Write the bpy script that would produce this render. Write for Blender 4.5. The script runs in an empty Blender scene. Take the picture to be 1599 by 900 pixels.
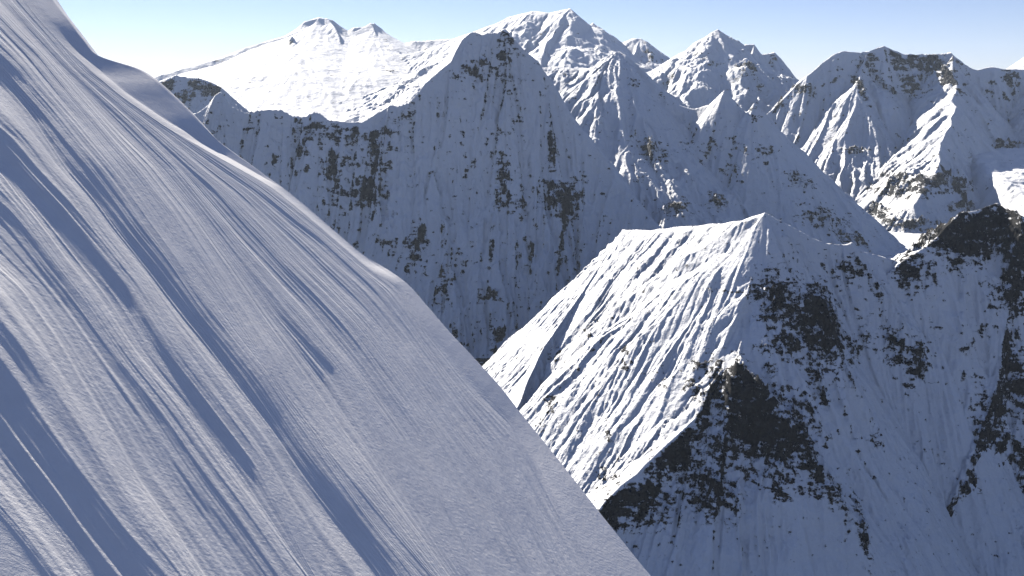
import bpy, math
import numpy as np

C = bpy.context.scene.collection
R = math.radians

# ------------------------------------------------------------------ camera
F = 1385.0                      # focal length in pixels of the 1600 px wide photograph
PITCH = R(13.0)
cam_d = bpy.data.cameras.new('camera')
cam = bpy.data.objects.new('camera', cam_d)
C.objects.link(cam)
cam_d.sensor_width = 36.0
cam_d.lens = 36.0 * F / 1600.0
cam_d.clip_start = 0.5
cam_d.clip_end = 400000.0
cam.location = (0, 0, 0)
cam.rotation_euler = (math.pi / 2 - PITCH, 0, 0)
bpy.context.scene.camera = cam

# ------------------------------------------------------------------ sky, sun, exposure
SUN_EL = R(33.0)
SUN_AZ = R(-35.0)               # measured from the view direction (+Y), negative = left
sun_dir = np.array([math.sin(SUN_AZ) * math.cos(SUN_EL), math.cos(SUN_AZ) * math.cos(SUN_EL), math.sin(SUN_EL)])
w = bpy.data.worlds.new('World')
bpy.context.scene.world = w
w.use_nodes = True
nt = w.node_tree
bg = nt.nodes['Background']
sky = nt.nodes.new('ShaderNodeTexSky')
sky.sky_type = 'NISHITA'
sky.sun_disc = False
sky.sun_elevation = SUN_EL
sky.sun_rotation = SUN_AZ
sky.altitude = 5000
sky.air_density = 1.2
sky.dust_density = 0.2
sky.ozone_density = 2.5
tint = nt.nodes.new('ShaderNodeMix'); tint.data_type = 'RGBA'; tint.blend_type = 'MULTIPLY'; tint.inputs[0].default_value = 1.0
tint.inputs[7].default_value = (0.99, 0.87, 0.95, 1)
nt.links.new(sky.outputs[0], tint.inputs[6])
nt.links.new(tint.outputs[2], bg.inputs[0])
bg.inputs[1].default_value = 0.05
sd = bpy.data.lights.new('sun', 'SUN')
sd.energy = 5.0
sd.angle = R(0.5)
sd.color = (1.0, 0.93, 0.83)
so = bpy.data.objects.new('sun', sd)
C.objects.link(so)
from mathutils import Vector
so.rotation_euler = Vector(sun_dir).to_track_quat('Z', 'Y').to_euler()
so.location = (-3000, 2000, 4000)
vs = bpy.context.scene.view_settings
vs.view_transform = 'Standard'
vs.look = 'None'
vs.exposure = 1.3
vs.gamma = 1.0
vs.use_curve_mapping = False
bpy.context.scene.cycles.diffuse_bounces = 0

# ------------------------------------------------------------------ helpers
FWD = np.array([0, math.cos(PITCH), -math.sin(PITCH)])
UP = np.array([0, math.sin(PITCH), math.cos(PITCH)])
FLOOR = -1300.0

def ray(px, py):
    return FWD + np.array([(px - 800.0) / F, 0, 0]) + UP * ((450.0 - py) / F)

def P(px, py, Y):
    d = ray(px, py)
    return d * (Y / d[1])

rng = np.random.RandomState(7)
PERM = np.random.RandomState(11).permutation(256)
PERM = np.concatenate([PERM, PERM, PERM])
GA = np.random.RandomState(12).rand(256) * 2 * np.pi
GX, GY = np.cos(GA), np.sin(GA)

def perlin(x, y, seed=0):
    x = x + seed * 37.17; y = y + seed * 91.73
    xi = np.floor(x).astype(np.int64); yi = np.floor(y).astype(np.int64)
    xf = x - xi; yf = y - yi
    u = xf * xf * xf * (xf * (xf * 6 - 15) + 10); v = yf * yf * yf * (yf * (yf * 6 - 15) + 10)
    a = xi & 255; b = yi & 255
    def g(dx, dy):
        h = PERM[PERM[(a + dx) & 255] + ((b + dy) & 255)]
        return GX[h] * (xf - dx) + GY[h] * (yf - dy)
    n0 = g(0, 0) * (1 - u) + g(1, 0) * u
    n1 = g(0, 1) * (1 - u) + g(1, 1) * u
    return (n0 * (1 - v) + n1 * v) * 1.5

def fbm(x, y, octv=4, seed=0, gain=0.5):
    s = 0; a = 1.0; t = 0
    for o in range(octv):
        s = s + a * perlin(x * 2 ** o, y * 2 ** o, seed + o * 3); t += a; a *= gain
    return s / t

def ridged(x, y, octv=4, seed=0, gain=0.5):
    s = 0; a = 1.0; t = 0
    for o in range(octv):
        s = s + a * (1 - 2 * np.abs(perlin(x * 2 ** o, y * 2 ** o, seed + o * 3))); t += a; a *= gain
    return s / t

def bil(A, i, j):
    n, m = A.shape
    i = np.clip(i, 0, n - 1.001); j = np.clip(j, 0, m - 1.001)
    i0 = i.astype(np.int64); j0 = j.astype(np.int64)
    fi = i - i0; fj = j - j0
    k = i0 * m + j0
    A = A.ravel()
    return (A[k] * (1 - fj) + A[k + 1] * fj) * (1 - fi) + (A[k + m] * (1 - fj) + A[k + m + 1] * fj) * fi

def blur(A, n):
    for _ in range(n):
        B = np.pad(A, 1, mode='edge')
        A = (B[:-2, 1:-1] + B[2:, 1:-1] + 2 * A) / 4
        B = np.pad(A, 1, mode='edge')
        A = (B[1:-1, :-2] + B[1:-1, 2:] + 2 * A) / 4
    return A

def lic(N, Z, dx, dy, length, steps=14):
    """smear the noise N along the fall lines of the height field Z: snow flutes"""
    gy, gx = np.gradient(Z, dy, dx)
    m = np.hypot(gx, gy) + 1e-6
    gx /= m; gy /= m
    n_, m_ = Z.shape
    J, I = np.meshgrid(np.arange(m_, dtype=float), np.arange(n_, dtype=float))
    acc = N.copy(); tot = 1.0
    st = length / steps / 2
    for sgn in (-1, 1):
        i = I.copy(); j = J.copy()
        for k in range(steps):
            vx = bil(gx, i, j); vy = bil(gy, i, j)
            j = j + sgn * vx * st / dx; i = i + sgn * vy * st / dy
            wgt = 1 - (k + 1) / (steps + 1)
            acc += wgt * bil(N, i, j); tot += wgt
    acc /= tot
    return (acc - acc.mean()) / (acc.std() + 1e-9)

def sm(x, a, b):
    t = np.clip((x - a) / (b - a), 0, 1)
    return t * t * (3 - 2 * t)

def mesh_grid(name, X, Y, Z, mat, attrs=None, keep=None):
    n, m = X.shape
    co = np.stack([X, Y, Z], -1).reshape(-1, 3)
    idx = np.arange(n * m).reshape(n, m)
    q = np.stack([idx[:-1, :-1], idx[:-1, 1:], idx[1:, 1:], idx[1:, :-1]], -1).reshape(-1, 4)
    if keep is not None:
        k = keep.ravel()
        q = q[k[q].any(1)]
        used = np.zeros(n * m, bool); used[q.ravel()] = True
        new = np.cumsum(used) - 1
        co = co[used]; q = new[q]
        attrs = {a: v.ravel()[used] for a, v in (attrs or {}).items()}
    me = bpy.data.meshes.new(name)
    me.vertices.add(len(co)); me.vertices.foreach_set('co', co.astype(np.float32).ravel())
    me.loops.add(q.size); me.loops.foreach_set('vertex_index', q.astype(np.int32).ravel())
    me.polygons.add(len(q))
    me.polygons.foreach_set('loop_start', np.arange(0, q.size, 4, dtype=np.int32))
    me.polygons.foreach_set('loop_total', np.full(len(q), 4, np.int32))
    me.update(calc_edges=True)
    me.polygons.foreach_set('use_smooth', np.ones(len(q), bool))
    for a, v in (attrs or {}).items():
        at = me.attributes.new(a, 'FLOAT', 'POINT')
        at.data.foreach_set('value', np.asarray(v, np.float32).ravel())
    me.materials.append(mat)
    o = bpy.data.objects.new(name, me)
    C.objects.link(o)
    return o

def tag(o, label, cat, kind='structure'):
    o['label'] = label; o['category'] = cat; o['kind'] = kind

# ------------------------------------------------------------------ materials
def N(t, typ, **kw):
    n = t.nodes.new(typ)
    for k, v in kw.items():
        setattr(n, k, v)
    return n

def noise_node(t, vec, scale, detail=6, rough=0.6):
    n = N(t, 'ShaderNodeTexNoise')
    n.inputs['Scale'].default_value = scale
    n.inputs['Detail'].default_value = detail
    n.inputs['Roughness'].default_value = rough
    t.links.new(vec, n.inputs['Vector'])
    return n

def math_node(t, op, a, b=None, c=None):
    n = N(t, 'ShaderNodeMath', operation=op)
    for i, v in enumerate((a, b, c)):
        if v is None: continue
        if isinstance(v, (int, float)): n.inputs[i].default_value = v
        else: t.links.new(v, n.inputs[i])
    return n.outputs[0]

def ramp(t, fac, stops):
    n = N(t, 'ShaderNodeValToRGB')
    e = n.color_ramp.elements
    while len(e) < len(stops): e.new(0.5)
    for el, (p, c) in zip(e, stops):
        el.position = p; el.color = (*c, 1)
    t.links.new(fac, n.inputs[0])
    return n

def snow_rock(name, px, rock_dark=(0.006, 0.006, 0.007), rock_mid=(0.022, 0.022, 0.023), rock_pale=(0.10, 0.097, 0.094), bump=1.0,
              snow=(0.82, 0.835, 0.855)):
    """px = metres per rendered pixel at the mountain's distance"""
    m = bpy.data.materials.new(name)
    m.use_nodes = True
    t = m.node_tree
    b = t.nodes['Principled BSDF']
    b.inputs['Roughness'].default_value = 0.7
    b.inputs['Specular IOR Level'].default_value = 0.15
    tc = N(t, 'ShaderNodeTexCoord')
    v = tc.outputs['Object']
    at = N(t, 'ShaderNodeAttribute', attribute_name='rock')
    # ragged snow patches inside the rock and rock specks in the snow
    st = N(t, 'ShaderNodeMapping'); st.inputs['Scale'].default_value = (1, 1, 0.55)
    t.links.new(v, st.inputs[0])
    n1 = noise_node(t, st.outputs[0], 1 / (5 * px), 8, 0.75)
    led = N(t, 'ShaderNodeMapping'); led.inputs['Scale'].default_value = (1, 1, 3.2); led.inputs['Rotation'].default_value = (0.25, 0.3, 0)
    t.links.new(v, led.inputs[0])
    n2 = noise_node(t, led.outputs[0], 1 / (12 * px), 5, 0.7)
    s = math_node(t, 'MULTIPLY_ADD', math_node(t, 'SUBTRACT', n1.outputs[0], 0.5), 2.3, at.outputs['Fac'])
    s = math_node(t, 'MULTIPLY_ADD', math_node(t, 'SUBTRACT', n2.outputs[0], 0.5), 2.1, s)
    mr = N(t, 'ShaderNodeMapRange', interpolation_type='SMOOTHSTEP')
    mr.inputs[1].default_value = 0.42; mr.inputs[2].default_value = 0.52
    t.links.new(s, mr.inputs[0])
    mask = mr.outputs[0]
    n3 = noise_node(t, v, 1 / (6 * px), 8, 0.75)
    rk = ramp(t, n3.outputs[0], [(0.32, rock_dark), (0.50, rock_mid), (0.66, rock_pale)])
    n4 = noise_node(t, v, 1 / (60 * px), 4, 0.6)
    sn = ramp(t, n4.outputs[0], [(0.3, tuple(c * 0.965 for c in snow)), (0.7, snow)])
    mx = N(t, 'ShaderNodeMix', data_type='RGBA')
    t.links.new(mask, mx.inputs[0]); t.links.new(sn.outputs[0], mx.inputs[6]); t.links.new(rk.outputs[0], mx.inputs[7])
    t.links.new(mx.outputs[2], b.inputs['Base Color'])
    # relief too fine for the mesh
    n5 = noise_node(t, v, 1 / (14 * px), 8, 0.62)
    hs = math_node(t, 'MULTIPLY', n5.outputs[0], 4.0 * px * bump)
    hr = math_node(t, 'MULTIPLY', math_node(t, 'MULTIPLY', n3.outputs[0], mask), 12.0 * px * bump)
    bp = N(t, 'ShaderNodeBump'); bp.inputs['Strength'].default_value = 1.0; bp.inputs['Distance'].default_value = 1.0
    t.links.new(math_node(t, 'ADD', hs, hr), bp.inputs['Height'])
    t.links.new(bp.outputs[0], b.inputs['Normal'])
    return m

# ------------------------------------------------------------------ mountains
def subdivide(pts, step, jit, seed):
    """pts: (n,3) world points; returns finer polyline with a little natural raggedness"""
    r = np.random.RandomState(seed)
    out = [pts[0]]
    for a, b in zip(pts[:-1], pts[1:]):
        L = np.linalg.norm(b - a)
        n = max(1, int(L / step))
        for k in range(1, n + 1):
            p = a + (b - a) * k / n
            if k < n:
                p = p + np.array([r.randn() * jit, r.randn() * jit, r.randn() * jit * 0.5])
            out.append(p)
    return np.array(out)

def ridge_field(X, Y, pts, sl, sr):
    """height of the land falling off both sides of a crest; sl / sr = (top slope, foot slope, reach in metres)"""
    Zb = np.full(X.shape, -1e9); D = np.full(X.shape, 1e9)
    for a, b in zip(pts[:-1], pts[1:]):
        d = b[:2] - a[:2]; L2 = d @ d + 1e-9; L = math.sqrt(L2)
        t = np.clip(((X - a[0]) * d[0] + (Y - a[1]) * d[1]) / L2, 0, 1)
        ex = X - (a[0] + t * d[0]); ey = Y - (a[1] + t * d[1])
        dist = np.sqrt(ex * ex + ey * ey)
        side = (d[0] * ey - d[1] * ex) / (L * np.maximum(dist, 1e-6))     # +1 left, -1 right
        wl = 0.5 + 0.5 * np.clip(side, -1, 1)
        gl = sl[1] * dist + (sl[0] - sl[1]) * sl[2] * (1 - np.exp(-dist / sl[2]))
        gr = sr[1] * dist + (sr[0] - sr[1]) * sr[2] * (1 - np.exp(-dist / sr[2]))
        z = a[2] + t * (b[2] - a[2]) - (wl * gl + (1 - wl) * gr)
        Zb = np.maximum(Zb, z); D = np.minimum(D, dist)
    return Zb, D

def mountain(name, label, ridges, px, bounds, flutes, big, rocks=(), ribs=(), auto=(1.55, 0.35), mat=None, jit=1.0, seed=0, floor=FLOOR,
             cell=None, rough=0.0, cat='mountain', ramp_d=150.0, smooth=0, gain=0.55, crag=1.2):
    """ridges: list of (points (px,py,Y), left slope, right slope).  flutes: (wavelength, length, height).  big: (wavelength, height)"""
    dx, dy = cell or (px, px * 1.1)
    x0, x1, y0, y1 = bounds
    xs = np.arange(x0, x1, dx); ys = np.arange(y0, y1, dy)
    X, Y = np.meshgrid(xs, ys)
    Z = np.full(X.shape, -1e9); D = np.full(X.shape, 1e9)
    wx = X + 0.35 * big[0] * 0.12 * fbm(X / big[0] * 1.7, Y / big[0] * 1.7, 3, seed + 5)
    wy = Y + 0.35 * big[0] * 0.12 * fbm(X / big[0] * 1.7, Y / big[0] * 1.7, 3, seed + 6)
    for k, (pts, sl, sr) in enumerate(ridges):
        wp = np.array([P(*p) for p in pts])
        wp = subdivide(wp, 12 * px, jit * px * 0.9, seed * 17 + k)
        z, d = ridge_field(wx, wy, wp, sl, sr)
        Z = np.maximum(Z, z); D = np.minimum(D, d)
    if smooth: Z = np.where(D > 2 * px, blur(Z, smooth), Z)
    rampd = 1 - np.exp(-D / ramp_d)
    rd = 1 - np.exp(-D / (6 * px))
    Z = Z + big[1] * rampd * (ridged(X / big[0], Y / big[0], 6, seed + 1, gain) - 0.25)
    base = blur(Z, 5)
    def hit(px_, py_):
        d = ray(px_, py_)
        yy = np.arange(max(y0, 50), y1, dy * 0.5)
        pt = d[None] * (yy / d[1])[:, None]
        j = (pt[:, 0] - x0) / dx; i = (yy - y0) / dy
        ok = (j > 0) & (j < len(xs) - 1) & (i > 0) & (i < len(ys) - 1)
        h = np.where(ok, bil(base, i, j), -1e9)
        k = np.nonzero(pt[:, 2] < h)[0]
        return pt[k[0]] if len(k) else None
    for path, hgt, wid in ribs:                      # spurs standing out of a face
        pp = [hit(*p) for p in path]; pp = [p for p in pp if p is not None]
        if len(pp) < 2: continue
        dd = np.full(X.shape, 1e9)
        for a, b in zip(pp[:-1], pp[1:]):
            d = b[:2] - a[:2]
            t = np.clip(((X - a[0]) * d[0] + (Y - a[1]) * d[1]) / (d @ d + 1e-9), 0, 1)
            dd = np.minimum(dd, np.hypot(X - a[0] - t * d[0], Y - a[1] - t * d[1]))
        Z = Z + hgt * np.exp(-(dd / wid))
    base = blur(Z, 4)
    fl_rock = 0
    for k, (lam, ln, amp) in enumerate(flutes):
        n = perlin(X / lam, Y / lam, seed + 20 + k) + 0.5 * perlin(X / lam * 2.1, Y / lam * 2.1, seed + 30 + k)
        f = lic(n, base, dx, dy, ln)
        if k == 0: fl_rock = f
        Z = Z + amp * rd * (0.8 - np.abs(f)) * (0.6 + 0.6 * np.clip(fbm(X / lam / 6, Y / lam / 6, 2, seed + 40), -0.8, 1))
    gy, gx = np.gradient(blur(Z, 1), dy, dx)
    slope = np.hypot(gx, gy)
    rk = np.clip((slope - auto[0]) * 0.7, -0.5, 0.6) + auto[1] * fbm(X / (22 * px), (Y + Z * 0.5) / (22 * px), 4, seed + 50) - 0.1 * fl_rock
    rk = np.minimum(rk, 0.42)
    add = np.zeros(X.shape)
    for r_ in rocks:
        c = hit(r_[0], r_[1])
        if c is None: continue
        sc = np.linalg.norm(c) / F
        rx, rz = r_[2] * sc, r_[3] * sc
        s = r_[4] if len(r_) > 4 else 1.0
        tl = r_[5] if len(r_) > 5 else 0.0
        ddx = X - c[0]; ddz = Z - c[2]; ddx = ddx - tl * ddz
        q = (ddx / rx) ** 2 + (ddz / rz) ** 2 + ((Y - c[1]) / (2.2 * max(rx, rz))) ** 2
        add = np.maximum(add, crag * s * np.exp(-0.8 * q))
    rk = np.clip(rk, -0.15, 1) + add * (0.70 + 0.55 * fbm(X / (16 * px), (Y + Z) / (16 * px), 5, seed + 61, 0.75))
    rk = np.clip(rk, 0, 0.84)
    rr = ridged(X / (9 * px), (Y + 0.6 * Z) / (9 * px), 4, seed + 70, 0.6)
    hz = 11 * px                                     # crags: tilted ledges and risers with snow lying on the ledges
    u = (Z + 0.22 * X + 1.6 * hz * fbm(X / (30 * px), Y / (30 * px), 4, seed + 75)) / hz
    fr = u - np.floor(u)
    ter = (sm(fr, 0.25, 0.75) - fr) * hz
    cr_ = sm(rk, 0.3, 0.7) * rd
    Z = Z + cr_ * (rr * 7.0 * px + 1.0 * ter)
    ledge = np.clip(1 - np.abs(fr - 0.5) * 2, 0, 1)
    rk = rk - 0.30 * cr_ * (1 - sm(ledge, 0.1, 0.55))
    Z = Z + rd * rough * px * ridged(X / (16 * px), Y / (16 * px), 4, seed + 80, 0.6)
    keep = Z > floor - 40
    o = mesh_grid(name, X, Y, Z, mat, {'rock': rk}, keep)
    tag(o, label, cat)
    return o

exec_order = []

# ------------------------------------------------------------------ ground
m_floor = snow_rock('valley_snow', 5.0)
gx_ = np.concatenate([-np.geomspace(9000, 40000, 10)[::-1], np.linspace(-8000, 9000, 220), np.geomspace(10000, 40000, 10)])
gy_ = np.concatenate([np.linspace(-6000, 16000, 280), np.geomspace(17000, 41000, 12)])
GXX, GYY = np.meshgrid(gx_, gy_)
GZ = FLOOR + 60 * fbm(GXX / 900, GYY / 900, 4, 3)
o = mesh_grid('valley_floor', GXX, GYY, GZ, m_floor, {'rock': np.clip(0.85 + 0.4 * fbm(GXX / 400, GYY / 400, 4, 8), 0, 1)})
tag(o, 'shaded valley floor of moraine and snow between the mountain walls', 'valley')

def haze_box():
    x0, x1, y0, y1, z0, z1 = -41000, 41000, -8000, 42000, FLOOR - 120, 1700
    v = [(x, y, z) for x in (x0, x1) for y in (y0, y1) for z in (z0, z1)]
    f = [(0, 1, 3, 2), (4, 6, 7, 5), (0, 4, 5, 1), (2, 3, 7, 6), (0, 2, 6, 4), (1, 5, 7, 3)]
    me = bpy.data.meshes.new('haze'); me.from_pydata(v, [], f); me.update()
    o = bpy.data.objects.new('haze', me); C.objects.link(o)
    m = bpy.data.materials.new('thin_air'); m.use_nodes = True
    t = m.node_tree; t.nodes.clear()
    out = t.nodes.new('ShaderNodeOutputMaterial')
    pv = t.nodes.new('ShaderNodeVolumePrincipled')
    pv.inputs['Color'].default_value = (0.66, 0.8, 1.0, 1)
    pv.inputs['Density'].default_value = HAZE
    pv.inputs['Anisotropy'].default_value = 0.15
    t.links.new(pv.outputs[0], out.inputs['Volume'])
    me.materials.append(m)
    tag(o, 'thin pale blue mountain air softening the farthest peaks', 'haze', 'stuff')
HAZE = 0.95e-5
haze_box()

# ------------------------------------------------------------------ far mountains
m_far = snow_rock('far_snow_rock', 13.0, bump=0.6)
mountain('mountain', 'far twin topped snow mountain above the broad bright glacier slope', [
    ([(150, 180, 14500), (260, 162, 14500), (320, 146, 14400), (350, 134, 14300), (378, 120, 14200), (395, 104, 14200), (440, 86, 14000), (452, 70, 14000), (465, 50, 14000), (478, 33, 14000), (500, 27, 14000),
      (520, 31, 14000), (532, 42, 14000), (543, 48, 14000), (552, 42, 13900), (568, 41, 13900), (585, 35, 13900), (598, 45, 13900), (608, 58, 13900),
      (630, 68, 13800), (680, 62, 13600), (720, 60, 13400), (760, 60, 13200)], (0.9, 0.5, 600), (1.1, 0.32, 170)),
    ([(512, 28, 14000), (526, 48, 13600), (532, 72, 13150), (560, 90, 12600)], (1.6, 0.34, 300), (0.6, 0.32, 300)),
    ([(580, 35, 13900), (590, 58, 13550), (625, 80, 13000)], (1.5, 0.34, 250), (0.7, 0.32, 250)),
], 13.0, (-7500, 300, 9300, 15600), [(160, 900, 6), (420, 2200, 8)], (1500, 40), mat=m_far, seed=1, cell=(13, 20), ramp_d=500, gain=0.42,
    rocks=[(458, 62, 6, 16, .8), (440, 92, 12, 6, .6), (395, 112, 8, 6, .6), (615, 112, 16, 4, .6, 1.5), (530, 160, 12, 4, .6, 1.5)], auto=(1.6, 0.3))

mountain('mountain', 'highest far mountain with broad snow dome left of its pointed top', [
    ([(600, 92, 12900), (660, 78, 12800), (740, 50, 12500), (780, 35, 12300), (812, 22, 12200), (835, 17, 12100), (858, 20, 12000), (890, 13, 11900), (898, 22, 11900),
      (908, 34, 11900), (920, 44, 11900), (926, 35, 11900), (936, 46, 11900), (950, 58, 11850), (975, 66, 11800), (988, 60, 11750), (1000, 60, 11700),
      (1015, 75, 11700), (1035, 88, 11700), (1050, 96, 11700), (1090, 120, 11700)], (0.9, 0.5, 600), (0.75, 0.36, 900)),
    ([(890, 13, 11900), (868, 45, 11400), (850, 75, 10950), (845, 100, 10500)], (1.5, 0.7, 700), (0.7, 0.4, 500)),
    ([(926, 35, 11900), (920, 60, 11600), (905, 80, 11300)], (1.4, 0.7, 300), (1.2, 0.7, 300)),
    ([(1000, 60, 11700), (992, 80, 11400), (985, 100, 11100)], (1.5, 0.8, 300), (1.0, 0.7, 300)),
], 12.0, (-2300, 2900, 8800, 13300), [(130, 700, 12), (400, 1800, 26)], (1200, 140), mat=m_far, seed=2, cell=(11, 17), ramp_d=130, rough=0.9, jit=1.8,
    rocks=[(1012, 88, 12, 14, .7), (960, 85, 15, 8, .5), (1035, 95, 8, 8, .6)], auto=(1.5, 0.35))

m_mid = snow_rock('mid_snow_rock', 9.0)
mountain('mountain', 'far pointed peak with dark rock cleft down its shaded right face', [
    ([(1000, 125, 10400), (1040, 96, 10300), (1062, 84, 10200), (1085, 74, 10100), (1098, 60, 10000), (1112, 50, 10000), (1122, 45, 10000)], (1.2, 0.6, 500), (0.85, 0.6, 400)),
    ([(1122, 45, 10000), (1132, 52, 10000), (1142, 64, 10000),
      (1152, 73, 10000), (1165, 69, 10000), (1178, 69, 10000), (1188, 84, 10000), (1200, 84, 10000), (1210, 81, 10000), (1222, 94, 10000), (1245, 122, 10000), (1290, 165, 10000)],
     (1.2, 0.6, 500), (1.5, 0.8, 350)),
    ([(1122, 45, 10000), (1140, 75, 9750), (1138, 100, 9500), (1128, 130, 9200), (1120, 165, 8900)], (1.6, 0.9, 400), (0.9, 0.6, 500)),
    ([(1178, 69, 10000), (1180, 95, 9800), (1190, 125, 9600)], (1.4, 0.9, 300), (1.3, 0.9, 300)),
], 11.0, (1000, 4200, 7900, 11200), [(110, 600, 14), (330, 1500, 30)], (600, 150), mat=m_mid, seed=3, cell=(9, 11), ramp_d=110, rough=0.9, jit=1.8,
    rocks=[(1095, 86, 14, 7, .8), (1170, 112, 16, 22, .9), (1185, 78, 10, 6, .6), (1150, 125, 14, 8, .5), (1110, 100, 20, 5, .6), (1200, 120, 18, 10, .4)], auto=(1.5, 0.4))

mountain('mountain', 'tiny white summit cut by the right edge beyond the fluted wall', [
    ([(1540, 130, 15000), (1575, 112, 15000), (1592, 94, 15000), (1606, 85, 15000), (1640, 100, 15000), (1700, 130, 15000)], (1.0, 0.5, 500), (1.0, 0.5, 500)),
], 16.0, (7200, 10800, 13500, 16500), [(150, 800, 16)], (1200, 100), mat=m_far, seed=4, cell=(18, 22))

# ------------------------------------------------------------------ right fluted wall
mountain('mountain', 'wide fluted snow wall at upper right with sunlit buttress and dark rocks at its foot', [
    ([(1150, 215, 7875), (1185, 188, 7937), (1205, 172, 8000), (1230, 148, 8025), (1260, 118, 8062), (1285, 97, 8100), (1302, 84, 8125), (1320, 79, 8125), (1342, 82, 8125), (1362, 77, 8125),
      (1380, 71, 8125), (1395, 78, 8125), (1412, 84, 8125), (1440, 84, 8125), (1465, 84, 8100), (1485, 81, 8062), (1498, 92, 8062), (1516, 104, 8062), (1532, 109, 8062),
      (1550, 104, 8062), (1572, 107, 8062), (1600, 108, 8062), (1680, 112, 8062), (1800, 150, 8062)], (1.3, 0.7, 500), (1.75, 0.75, 520)),
    ([(1488, 84, 8062), (1494, 130, 7650), (1488, 175, 7187), (1472, 225, 6750), (1455, 275, 6400), (1430, 320, 6125)], (1.5, 0.8, 300), (0.9, 0.75, 300)),
    ([(1352, 80, 8125), (1340, 130, 7812), (1330, 180, 7562), (1318, 225, 7375)], (1.3, 0.8, 200), (1.5, 0.8, 200)),
    ([(1620, 108, 8062), (1640, 200, 7250), (1660, 260, 6750)], (1.2, 0.8, 300), (1.2, 0.8, 300)),
], 8.5, (1800, 5900, 5400, 9500), [(70, 700, 22), (240, 1400, 45)], (800, 90), mat=m_mid, seed=5, cell=(7.5, 7.5), ramp_d=110, jit=1.6, crag=1.45, floor=-1250,
    rocks=[(1345, 135, 8, 26, .8), (1445, 95, 38, 10, .8), (1475, 120, 12, 36, .85), (1425, 140, 22, 14, .6), (1248, 138, 22, 10, .7, -.8), (1222, 160, 14, 8, .7), (1335, 235, 28, 6, .8),
           (1450, 288, 55, 16, .85, 1.0), (1400, 300, 30, 8, .75, 1.2), (1375, 335, 26, 12, .8, 1.2), (1425, 350, 40, 10, .75, 1.2), (1575, 122, 14, 12, .7), (1575, 228, 40, 4, .8),
           (1500, 325, 40, 8, .75, 1.2), (1540, 245, 30, 5, .4), (1440, 225, 10, 8, .5), (1455, 215, 8, 8, .5), (1500, 290, 40, 10, .6)], auto=(1.6, 0.35))

# ------------------------------------------------------------------ serac peak ridge
m_near = snow_rock('near_snow_rock', 5.0)
mountain('mountain', 'snow ridge with ice cliffs on its sunlit left flank behind the central pyramid', [
    ([(780, 140, 7000), (845, 106, 6900), (875, 103, 6850), (905, 108, 6750), (935, 104, 6600), (950, 97, 6550), (958, 86, 6500), (968, 80, 6450)], (1.0, 0.7, 400), (0.75, 0.7, 500)),
    ([(968, 80, 6450), (978, 86, 6400), (995, 100, 6350), (1012, 120, 6250),
      (1040, 148, 6100), (1062, 164, 6050), (1085, 170, 6000), (1108, 163, 5950), (1120, 152, 5900), (1132, 141, 5880), (1142, 155, 5850), (1155, 172, 5820), (1165, 177, 5780), (1178, 160, 5750),
      (1188, 180, 5720), (1215, 215, 5660), (1250, 258, 5580), (1285, 300, 5500), (1320, 345, 5420), (1345, 372, 5370), (1380, 405, 5300), (1430, 450, 5200)], (1.0, 0.7, 400), (1.75, 1.0, 500)),
    ([(968, 80, 6450), (985, 130, 6150), (995, 175, 5900), (985, 215, 5700), (965, 255, 5500), (955, 290, 5300)], (1.5, 1.0, 400), (0.75, 0.6, 400)),
], 6.5, (100, 2500, 3900, 7600), [(45, 350, 9), (160, 900, 26)], (450, 55), mat=m_near, seed=6, cell=(5.5, 5.5), ramp_d=90, jit=1.5,
    rocks=[(1020, 235, 30, 26, .75, -.5), (1055, 325, 34, 14, .75), (1120, 315, 16, 18, .9), (1080, 228, 20, 12, .6), (1230, 200, 34, 20, .75, -.6), (1250, 280, 26, 14, .7, -.8), (1290, 340, 44, 22, .75, -.8),
           (1330, 375, 34, 16, .8, -.8), (1000, 275, 14, 14, .5), (1145, 270, 14, 20, .5), (1190, 240, 30, 18, .5), (990, 130, 10, 16, .6), (1180, 180, 12, 14, .6), (1095, 255, 10, 8, .6)], auto=(1.7, 0.38))

# ------------------------------------------------------------------ small dark ridge at the left and its snow cone
mountain('mountain', 'small blue shaded ridge at far left just above the foreground slope', [
    ([(200, 150, 7800), (240, 132, 7800), (258, 123, 7800), (275, 117, 7800), (292, 120, 7800), (310, 121, 7750), (330, 128, 7700), (345, 135, 7700), (356, 145, 7650), (366, 160, 7600), (385, 178, 7500), (430, 200, 7400)],
     (1.2, 0.8, 300), (1.8, 1.0, 500)),
], 8.0, (-3900, -1500, 6500, 8600), [(70, 400, 10), (200, 900, 18)], (500, 60), mat=m_mid, seed=7, cell=(8, 8), ramp_d=120,
    rocks=[(262, 132, 12, 8, .9), (335, 140, 16, 10, .7), (285, 150, 16, 10, .6), (300, 135, 20, 6, .5)], auto=(1.5, 0.4))

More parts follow.
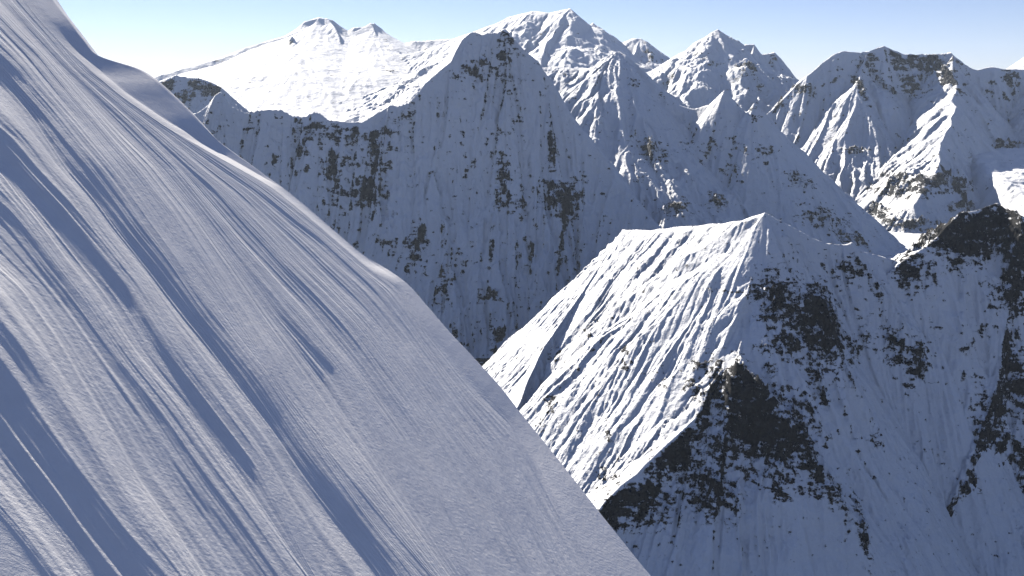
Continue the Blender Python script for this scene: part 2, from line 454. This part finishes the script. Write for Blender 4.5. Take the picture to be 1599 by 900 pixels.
# ------------------------------------------------------------------ central pyramid
mountain('mountain', 'central shaded snow pyramid with flat notched top and scattered rock outcrops', [
    ([(180, 215, 5000), (250, 195, 4950), (310, 175, 4900), (326, 162, 4900), (336, 148, 4890), (344, 143, 4890), (352, 156, 4880), (362, 166, 4880), (385, 176, 4860), (402, 172, 4850), (420, 171, 4840), (440, 171, 4830), (455, 180, 4820),
      (475, 182, 4810), (488, 174, 4800), (500, 176, 4790), (515, 187, 4780), (540, 190, 4770), (565, 191, 4760), (585, 180, 4770), (605, 173, 4780), (620, 171, 4780), (640, 160, 4800), (652, 146, 4830), (665, 130, 4865),
      (685, 112, 4905), (704, 98, 4940), (712, 82, 4975), (722, 66, 5010), (732, 58, 5025), (742, 55, 5030), (750, 58, 5025), (760, 54, 5020), (775, 55, 5010), (788, 51, 5000), (798, 58, 5000), (812, 74, 4980), (832, 96, 4950),
      (858, 128, 4900), (880, 162, 4850), (905, 196, 4800), (940, 240, 4700), (975, 285, 4580), (1010, 330, 4450), (1040, 362, 4330), (1100, 420, 4100)], (1.5, 1.0, 400), (2.1, 1.4, 700)),
], 5.0, (-2700, 1050, 3300, 6300), [(34, 420, 11), (120, 1100, 42)], (420, 90), mat=m_near, seed=8, cell=(4.6, 4.6), ramp_d=140,
    ribs=[([(842, 115), (855, 160), (862, 210), (866, 260), (880, 300), (880, 360), (870, 420)], 45, 45), ([(735, 70), (720, 150), (690, 240), (660, 330)], 30, 60), ([(610, 180), (600, 240), (585, 310), (600, 380)], 35, 50),
          ([(790, 60), (800, 140), (790, 230), (785, 300), (760, 400)], 30, 55)],
    rocks=[(735, 115, 34, 16, .6), (786, 88, 8, 12, .7), (505, 205, 44, 16, .75), (560, 212, 44, 14, .6), (520, 265, 14, 20, .9), (575, 302, 22, 22, .95), (585, 240, 10, 36, .7), (430, 250, 6, 16, .7), (650, 392, 20, 34, .8), (695, 455, 17, 36, .8),
           (765, 463, 26, 10, .8), (776, 530, 15, 24, .85), (786, 290, 8, 34, .75), (795, 318, 22, 12, .8), (880, 310, 27, 25, 1.15), (863, 235, 6, 36, .75), (768, 395, 3.5, 28, .8, .1), (878, 372, 4, 48, .85, .15), (844, 505, 8, 22, .8),
           (600, 205, 12, 6, .6), (470, 240, 10, 14, .5), (735, 210, 10, 8, .5), (620, 330, 14, 8, .4), (745, 440, 14, 8, .5), (830, 400, 5, 20, .6), (720, 540, 20, 10, .5), (560, 250, 12, 14, .5)], auto=(2.3, 0.27))

# ------------------------------------------------------------------ fluted sunlit pyramid
m_close = snow_rock('close_snow_rock', 3.0)
mountain('mountain', 'nearer fluted pyramid with sunlit left face and dark rocky right face', [
    ([(975, 358, 3240), (1005, 359, 3130), (1040, 357, 3030), (1070, 353, 2950), (1100, 351, 2870), (1130, 349, 2790), (1160, 345, 2700), (1180, 339, 2640), (1195, 336, 2600)], (1.7, 1.3, 200), (1.1, 0.98, 250)),
    ([(975, 358, 3240), (955, 388, 3200), (930, 425, 3140), (900, 470, 3060), (872, 510, 2980), (850, 540, 2920), (832, 575, 2850), (820, 602, 2800), (800, 650, 2700)], (1.3, 1.3, 200), (1.6, 1.2, 200)),
    ([(1195, 336, 2600), (1190, 370, 2560), (1182, 405, 2510), (1172, 440, 2460), (1158, 480, 2410), (1146, 510, 2370), (1134, 545, 2330), (1130, 590, 2280), (1105, 615, 2240), (1088, 655, 2190), (1045, 692, 2150), (1000, 740, 2100),
      (945, 782, 2060), (900, 850, 1980)], (2.6, 1.9, 250), (0.55, 1.05, 400)),
    ([(1195, 336, 2600), (1215, 346, 2640), (1240, 358, 2650), (1265, 372, 2655), (1290, 383, 2660), (1320, 395, 2660), (1350, 402, 2660), (1380, 404, 2655), (1405, 410, 2650), (1450, 430, 2640)], (1.2, 0.8, 300), (1.6, 1.2, 350)),
], 3.2, (-300, 1650, 1550, 3700), [(23, 300, 5.5), (78, 800, 13), (190, 900, 6)], (300, 28), mat=m_close, seed=9, cell=(3.0, 3.0), ramp_d=90,
    ribs=[([(1150, 620), (1230, 700), (1290, 790), (1340, 860)], 70, 40), ([(1230, 400), (1270, 470), (1300, 560), (1330, 620)], 55, 40), ([(1150, 580), (1180, 640), (1210, 720), (1220, 800)], 25, 35), ([(1330, 405), (1380, 480), (1430, 560)], 45, 40)],
    rocks=[(1195, 682, 78, 46, 1.35), (1150, 625, 44, 52, 1.2), (1287, 510, 54, 56, 1.35), (1235, 540, 30, 22, 1.1), (1214, 470, 36, 44, 1.1), (1250, 480, 30, 30, .9), (1330, 545, 40, 16, .8), (1275, 600, 20, 40, .7), (1245, 640, 14, 40, .8, -.5), (1397, 545, 16, 36, .9), (1432, 568, 20, 36, .95, .3), (1266, 640, 14, 30, .9, -.4), (1274, 733, 20, 30, .85),
           (1345, 810, 12, 42, .8), (1370, 690, 16, 16, .7), (1110, 765, 44, 34, 1.0), (1000, 790, 66, 30, .95), (1065, 720, 46, 26, 1.0), (1150, 700, 60, 30, .9), (1300, 770, 40, 20, .7), (1230, 760, 40, 20, .7), (1141, 457, 32, 6, .6), (978, 560, 12, 30, .65), (923, 510, 20, 14, .6, .8), (870, 552, 26, 10, .6, .8), (863, 636, 30, 18, .6),
           (1027, 598, 26, 11, .6), (1097, 571, 22, 12, .7), (1092, 612, 22, 20, .85), (950, 680, 4, 40, .7), (940, 740, 10, 10, .7), (842, 664, 16, 18, .6), (1240, 430, 30, 40, .5), (1330, 430, 40, 20, .5), (1200, 560, 20, 40, .6), (1350, 520, 30, 40, .5), (1180, 720, 60, 20, .5)], auto=(2.0, 0.36))

mountain('mountain', 'dark rocky peak at right edge enclosing the deep blue shaded basin', [
    ([(1370, 440, 2620), (1405, 410, 2630), (1430, 394, 2640), (1450, 383, 2650), (1470, 368, 2665), (1490, 356, 2685), (1510, 342, 2705), (1535, 332, 2730), (1560, 322, 2750), (1572, 334, 2730), (1588, 348, 2700), (1640, 372, 2680), (1720, 385, 2640), (1850, 380, 2600)], (0.8, 0.6, 300), (2.1, 1.5, 330)),
], 3.2, (800, 2700, 1500, 3600), [(24, 220, 6), (90, 600, 16)], (300, 60), mat=m_close, seed=10, cell=(3.2, 3.2), ramp_d=90,
    ribs=[([(1590, 400), (1570, 520), (1550, 650), (1500, 790), (1460, 860)], 80, 50), ([(1500, 360), (1510, 450), (1500, 540)], 40, 40)],
    rocks=[(1513, 371, 64, 30, 1.5), (1564, 356, 36, 36, 1.5), (1429, 423, 32, 26, .9), (1577, 460, 26, 30, .9), (1500, 420, 40, 12, .5), (1551, 680, 32, 58, .8), (1590, 600, 24, 60, .85), (1545, 758, 40, 24, .75), (1487, 816, 16, 20, .8), (1450, 855, 28, 10, .7), (1530, 600, 18, 30, .5), (1590, 740, 20, 40, .8),
           (1590, 400, 20, 40, .9)], auto=(2.1, 0.4))

# ------------------------------------------------------------------ glacier between the right hand mountains
m_gl = snow_rock('glacier_snow', 5.0)
xs = np.arange(1000, 5200, 12.0); ys = np.arange(3050, 6600, 12.0)
X, Y = np.meshgrid(xs, ys)
Z = -1010 + 40 * fbm(X / 700, Y / 700, 4, 90) + 7 * ridged(X / 90, Y / 60, 3, 91) * sm(fbm(X / 600, Y / 600, 2, 92), -0.1, 0.3) + sm(X, 2400, 4200) * 120 - sm(4200 - Y, 0, 1200) * 160
o = mesh_grid('glacier', X, Y, Z, m_gl, {'rock': np.zeros(X.shape)})
tag(o, 'bright snow glacier in the gap below the fluted right wall', 'glacier')

xs = np.arange(3250, 4900, 9.0); ys = np.arange(5500, 7100, 9.0)
X, Y = np.meshgrid(xs, ys)
wx = X + 60 * fbm(X / 260, Y / 260, 3, 95)
Z = -905 + 0.265 * (Y - 5600) + 30 * fbm(X / 350, Y / 350, 3, 93) - 320 * sm(3560 - wx, 0, 300)
Z += 17 * np.sign(ridged(wx / 150, Y / 75, 3, 94)) * np.abs(ridged(wx / 150, Y / 75, 3, 94)) ** 0.6 * sm(fbm(X / 300, Y / 300, 3, 96), -0.35, 0.15)
o = mesh_grid('glacier', X, Y, Z, m_gl, {'rock': np.zeros(X.shape)})
tag(o, 'broken hanging glacier shelf with ice steps at the right edge above the dark peak', 'glacier')

# ------------------------------------------------------------------ foreground slope
PN = np.array([0.573, -0.159, 0.804]); PN /= np.linalg.norm(PN)
PH = 60.0
def onplane(px, py):
    d = ray(px, py)
    return d * (-PH / (PN @ d))
eA = np.array([0, 0, -1.0]) + PN * PN[2]; eA /= np.linalg.norm(eA)       # down the fall line
eB = np.cross(eA, PN) * -1
O = -PN * PH
if eB[1] < 0: eB = -eB                                                     # across, away from the camera
def ab(px, py):
    p = onplane(px, py) - O
    return p @ eA, p @ eB
# fold lines traced down the slope: (points, height of the snow along that line)
crest = [(-60, -170), (40, -60), (80, 0), (115, 45), (150, 85), (185, 97), (210, 100), (240, 120), (290, 165), (330, 205), (400, 255), (470, 310), (560, 388), (600, 413), (640, 448), (700, 520), (780, 606), (855, 700), (940, 812), (1010, 900), (1110, 1010), (1300, 1260)]
# every line: points down the slope, how the snow leans just before and just after it (+ towards the light, - away)
folds = [
    ([(-500, 900), (-300, 1150)], 0.0, 0.0),
    ([(-250, 520), (0, 810), (60, 890), (200, 1060)], -0.3, -0.3),
    ([(-200, 500), (0, 750), (120, 895), (240, 1060)], 1.0, 0.6),
    ([(-200, 420), (0, 650), (120, 820), (185, 900), (300, 1060)], -0.5, -0.5),
    ([(-200, 330), (0, 560), (100, 705), (200, 845), (250, 900), (380, 1060)], -0.45, 0.0),
    ([(-200, 250), (0, 425), (30, 450), (85, 525), (145, 625), (215, 750), (280, 840), (320, 900), (430, 1060)], 1.2, -0.35),
    ([(-200, 180), (0, 330), (95, 450), (150, 525), (200, 590), (250, 665), (320, 770), (380, 850), (415, 900), (520, 1060)], -0.85, -0.1),
    ([(-200, 130), (0, 270), (140, 450), (210, 550), (280, 635), (350, 730), (425, 830), (475, 900), (580, 1060)], 0.9, 0.7),
    ([(-200, 90), (0, 220), (100, 330), (200, 450), (270, 565), (320, 630), (400, 735), (460, 850), (488, 900), (600, 1060)], -0.55, 0.3),
    ([(-200, -40), (0, 125), (50, 185), (100, 260), (150, 320), (200, 385), (250, 450), (310, 525), (375, 610), (420, 670), (465, 735), (520, 810), (560, 855), (596, 903), (700, 1060)], 1.25, -1.15),
    ([(-170, -55), (14, 110), (80, 190), (140, 262), (190, 325), (255, 410), (320, 500), (400, 600), (460, 690), (510, 755), (570, 830), (620, 893), (730, 1060)], -1.0, -0.7),
    ([(-130, -70), (40, 90), (130, 200), (230, 330), (330, 470), (420, 590), (510, 720), (600, 840), (650, 895), (790, 1060)], 0.0, -0.3),
    ([(-110, -80), (60, 90), (160, 210), (260, 330), (370, 495), (430, 605), (510, 712), (590, 805), (665, 895), (800, 1060)], -0.45, 0.0),
    ([(-90, -85), (80, 95), (180, 205), (240, 262), (300, 340), (400, 480), (460, 565), (540, 680), (620, 790), (690, 890), (820, 1060)], 0.4, 0.3),
    ([(-80, -90), (95, 98), (195, 195), (262, 262), (340, 360), (440, 490), (522, 575), (589, 680), (645, 780), (715, 890), (840, 1060)], -0.55, -0.1),
    ([(-70, -95), (105, 100), (210, 195), (285, 270), (370, 370), (480, 490), (560, 590), (630, 690), (690, 790), (745, 890), (860, 1060)], 0.4, 0.3),
    ([(-60, -100), (120, 108), (235, 205), (330, 290), (430, 400), (530, 500), (600, 590), (670, 690), (730, 790), (790, 890), (900, 1060)], -0.35, 0.05),
    ([(-55, -105), (132, 112), (260, 212), (370, 300), (470, 400), (570, 500), (640, 590), (710, 690), (780, 790), (840, 890), (950, 1060)], 0.3, 0.1),
    ([(-50, -110), (140, 112), (275, 210), (400, 295), (500, 375), (580, 450), (640, 525), (720, 640), (780, 720), (840, 810), (885, 890), (1000, 1060)], 0.05, 0.1),
    ([(-45, -120), (60, 30), (100, 72), (146, 113), (190, 150), (262, 200), (335, 242), (425, 292), (505, 358), (565, 410), (622, 450), (668, 520), (745, 612), (800, 665), (832, 715), (874, 800), (930, 890), (1050, 1060)], 0.25, 0.0),
    ([(-40, -125), (66, 15), (110, 66), (152, 100), (195, 138), (265, 186), (335, 224), (400, 262), (450, 294), (520, 355), (590, 410), (640, 452), (700, 524), (780, 610), (860, 704), (950, 815), (1025, 903), (1110, 1003)], 0.0, 0.0),
]
A0, A1, dA = -170.0, 75.0, 0.4
B0, B1 = -70.0, 200.0
aa = np.arange(A0, A1, dA)
def curve(pts):
    q = np.array([ab(*p) for p in pts])
    o_ = np.argsort(q[:, 0]); q = q[o_]
    a_, b_ = q[:, 0], q[:, 1]
    lo = (b_[1] - b_[0]) / (a_[1] - a_[0] + 1e-9); hi = (b_[-1] - b_[-2]) / (a_[-1] - a_[-2] + 1e-9)
    lo = np.clip(lo, -.8, .8); hi = np.clip(hi, -.8, .8)
    r = np.interp(aa, a_, b_)
    r = np.where(aa < a_[0], b_[0] + lo * (aa - a_[0]), r)
    r = np.where(aa > a_[-1], b_[-1] + hi * (aa - a_[-1]), r)
    k = np.hanning(15); k /= k.sum()
    rp = np.pad(r, 7, mode='edge'); rs = np.convolve(rp, k, mode='valid')
    return rs
FL = [curve(f[0]) for f in folds]
CR = curve(crest)
# keep them ordered across the slope, the crest last
for i in range(len(FL)):
    FL[i] = np.minimum(FL[i], CR - 0.25 * (len(FL) - i))
for i in range(len(FL) - 2, -1, -1):
    FL[i] = np.minimum(FL[i], FL[i + 1] - 0.25)
LEAN = 0.24
for i in range(len(FL)):                              # the folds wander a little
    FL[i] = FL[i] + np.minimum(0.22, 0.05 * (CR - FL[i])) * perlin(aa / 9.0, np.full(aa.shape, i * 3.7), 201) 
for i in range(len(FL) - 2, -1, -1):
    FL[i] = np.minimum(FL[i], FL[i + 1] - 0.25)
NC = [26, 26, 26, 30, 34, 40, 40, 40, 40, 40, 36, 32, 36, 44, 36, 40, 44, 50, 46, 30]
SL = np.array([f[1] for f in folds]); SR = np.array([f[2] for f in folds])
rows = []
for r_ in range(len(aa)):
    g = CR[r_]
    kb = np.array([FL[i][r_] for i in range(len(FL))])
    pc = O + aa[r_] * eA + g * eB                     # where this row meets the crest, for the change along the crest
    yv = 450 - F * (pc @ UP) / max(pc @ FWD, 1.0)
    lit = sm(yv, 30, 90) * (1 - sm(yv, 395, 450))
    sl_, sr_ = SL.copy(), SR.copy()
    sr_[-2] = 0.8 * lit - 0.25 * (1 - lit); sl_[-1] = sr_[-2]
    sr_[-1] = -0.15
    gapk = np.clip(np.minimum(np.diff(kb, prepend=kb[0] - 4), np.diff(kb, append=g)) / 1.2 + 0.2, 0, 1)
    sl_ = sl_ * gapk; sr_ = sr_ * gapk
    bs = [np.linspace(min(B0, kb[0] - 5), kb[0], 60)[:-1]]; ls = [np.zeros(59)]
    for i in range(len(kb) - 1):
        t = np.linspace(0, 1, NC[i], endpoint=False)
        bs.append(kb[i] + t * (kb[i + 1] - kb[i])); ls.append(sr_[i] + (sl_[i + 1] - sr_[i]) * (t * t * (3 - 2 * t)))
    t = np.linspace(0, 1, 12, endpoint=False)
    bs.append(kb[-1] + t * (g - kb[-1])); ls.append(sr_[-1] * (1 - t) - 0.2 * t)
    i_g = sum(len(q) for q in bs)
    t = np.linspace(0, 1, 70) ** 2
    bs.append(g + t * 60); ls.append(np.zeros(70))
    x = np.concatenate(bs); lean = np.concatenate(ls)
    y_ = np.concatenate([[0], np.cumsum(-LEAN * 0.5 * (lean[1:] + lean[:-1]) * np.diff(x))])
    an = kb[[1, 3, 5, 6, 9, 14, 19]]                  # the grooves lie on the plane of the slope
    ya = np.interp(an, x, y_)
    y_ = y_ - np.where(x > an[-1], ya[-1], np.interp(x, an, ya))
    y_ = np.where(x < an[0], 0, y_)
    for q_, hq in ((3, 0.10), (5, 0.12), (7, 0.08), (9, 0.12), (13, 0.10), (15, 0.08)):       # small wind lips along the sharpest folds
        dq = kb[q_] - x
        y_ = y_ + hq * gapk[q_] * np.where(dq >= 0, np.exp(-dq / (0.9 + hq)), np.clip(1 + dq / (0.3 + 0.3 * hq), 0, 1))
    y_ = np.where(x > g, y_[i_g] - (0.45 * (x - g) + 0.02 * (x - g) ** 2), y_)
    rows.append((x, y_))
U = np.concatenate([np.linspace(-3, 0, 60)[:-1]] + [i + np.linspace(0, 1, n_, endpoint=False) for i, n_ in enumerate(NC)] + [np.full(12, 20.0), np.full(70, 20.0)])
BBm = np.array([q[0] for q in rows]); Wd = np.array([q[1] for q in rows])
AAm = np.repeat(aa[:, None], BBm.shape[1], 1)
k_ = np.array([1, 2, 3, 2, 1]) / 9.0                  # wind smooths along the folds
for _ in range(2):
    pad_ = np.pad(Wd, ((2, 2), (0, 0)), mode='edge')
    Wd = sum(k_[i] * pad_[i:i + len(Wd)] for i in range(5))
soft = sm(AAm, -170, -120)
UU = np.repeat(U[None, :], len(aa), 0)
gapm = np.clip(np.abs(np.gradient(BBm, axis=1)) / np.maximum(np.gradient(UU, axis=1), 1e-3), 0.5, 7.0)
gapm = np.where(UU >= 19.5, 1.0, gapm)
fine = -0.026 * np.abs(perlin(UU * 2.6, AAm / 45, 221)) - 0.011 * np.abs(perlin(UU * 6.1, AAm / 26, 222)) + 0.006 * perlin(UU * 13.0, AAm / 14, 223)
edge = 1 - sm(UU, 18.6, 19.4)
Wd = Wd + soft * (gapm * fine * edge + 0.06 * fbm(BBm / 9, AAm / 40, 3, 206) + 0.010 * fbm(AAm / 1.6, BBm / 3.0, 3, 207))
PX = O[None, None] + AAm[..., None] * eA + BBm[..., None] * eB + Wd[..., None] * PN

def foreground_snow():
    m = bpy.data.materials.new('wind_packed_snow')
    m.use_nodes = True
    t = m.node_tree
    b = t.nodes['Principled BSDF']
    b.inputs['Roughness'].default_value = 0.6
    b.inputs['Specular IOR Level'].default_value = 0.25
    tc = N(t, 'ShaderNodeTexCoord'); v = tc.outputs['Object']
    n1 = noise_node(t, v, 0.25, 6, 0.6)
    cr = ramp(t, n1.outputs[0], [(0.3, (0.83, 0.82, 0.815)), (0.7, (0.90, 0.89, 0.88))])
    t.links.new(cr.outputs[0], b.inputs['Base Color'])
    mp = N(t, 'ShaderNodeMapping'); mp.inputs['Rotation'].default_value = (0, 0.75, 0.5); mp.inputs['Scale'].default_value = (1.0, 2.2, 1.4)
    t.links.new(v, mp.inputs[0])
    n2 = noise_node(t, mp.outputs[0], 1.3, 5, 0.6)
    n3 = noise_node(t, v, 7.0, 4, 0.7)
    h = math_node(t, 'ADD', math_node(t, 'MULTIPLY', n2.outputs[0], 0.065), math_node(t, 'MULTIPLY', n3.outputs[0], 0.022))
    bp = N(t, 'ShaderNodeBump'); bp.inputs['Strength'].default_value = 0.8; bp.inputs['Distance'].default_value = 1.0
    t.links.new(h, bp.inputs['Height']); t.links.new(bp.outputs[0], b.inputs['Normal'])
    return m
o = mesh_grid('snow_slope', PX[..., 0], PX[..., 1], PX[..., 2], foreground_snow())
tag(o, 'steep foreground slope of pleated wind packed snow with a sunlit crest', 'snow slope')

# ------------------------------------------------------------------ cloud bank on the horizon
def cloud(label, px0, py0, Y, rx, ry, rz, seed, dens):
    bm_v = []; c = P(px0, py0, Y)
    nu, nv = 48, 24
    for i in range(nv + 1):
        th = math.pi * i / nv
        for j in range(nu):
            ph = 2 * math.pi * j / nu
            k = 1 + 0.12 * math.sin(3 * ph + seed) * math.sin(th)
            bm_v.append((rx * k * math.sin(th) * math.cos(ph), ry * k * math.sin(th) * math.sin(ph), rz * math.cos(th)))
    f = [(i * nu + j, i * nu + (j + 1) % nu, (i + 1) * nu + (j + 1) % nu, (i + 1) * nu + j) for i in range(nv) for j in range(nu)]
    me = bpy.data.meshes.new('cloud'); me.from_pydata(bm_v, [], f); me.update()
    o = bpy.data.objects.new('cloud', me); C.objects.link(o); o.location = c
    m = bpy.data.materials.new('cloud_vapour'); m.use_nodes = True
    t = m.node_tree; t.nodes.clear()
    out = N(t, 'ShaderNodeOutputMaterial')
    pv = N(t, 'ShaderNodeVolumePrincipled')
    pv.inputs['Color'].default_value = (0.97, 0.97, 0.98, 1)
    pv.inputs['Anisotropy'].default_value = 0.2
    tc = N(t, 'ShaderNodeTexCoord')
    mp = N(t, 'ShaderNodeMapping'); mp.inputs['Scale'].default_value = (1 / rx, 1 / ry, 1 / rz)
    t.links.new(tc.outputs['Object'], mp.inputs[0])
    ln = N(t, 'ShaderNodeVectorMath', operation='LENGTH'); t.links.new(mp.outputs[0], ln.inputs[0])
    mo = N(t, 'ShaderNodeMapping'); mo.inputs['Location'].default_value = (seed, 0, 0)
    t.links.new(tc.outputs['Object'], mo.inputs[0])
    n = noise_node(t, mo.outputs[0], 1.6 / rz, 6, 0.6)
    a = math_node(t, 'MULTIPLY_ADD', math_node(t, 'SUBTRACT', n.outputs[0], 0.5), 2.4, math_node(t, 'SUBTRACT', 0.72, ln.outputs['Value']))
    a = math_node(t, 'MULTIPLY', math_node(t, 'MINIMUM', math_node(t, 'MAXIMUM', a, 0.0), 0.5), dens * 2)
    t.links.new(a, pv.inputs['Density'])
    t.links.new(pv.outputs[0], out.inputs['Volume'])
    me.materials.append(m)
    tag(o, label, 'cloud', 'stuff')
cloud('low white cloud bank lying behind the left end of the far glacier', 320, 106, 47000, 2700, 1800, 420, 1.0, 0.0016)
cloud('small white puff of cloud rising above the low cloud bank', 392, 82, 47500, 1100, 900, 800, 5.0, 0.0011)
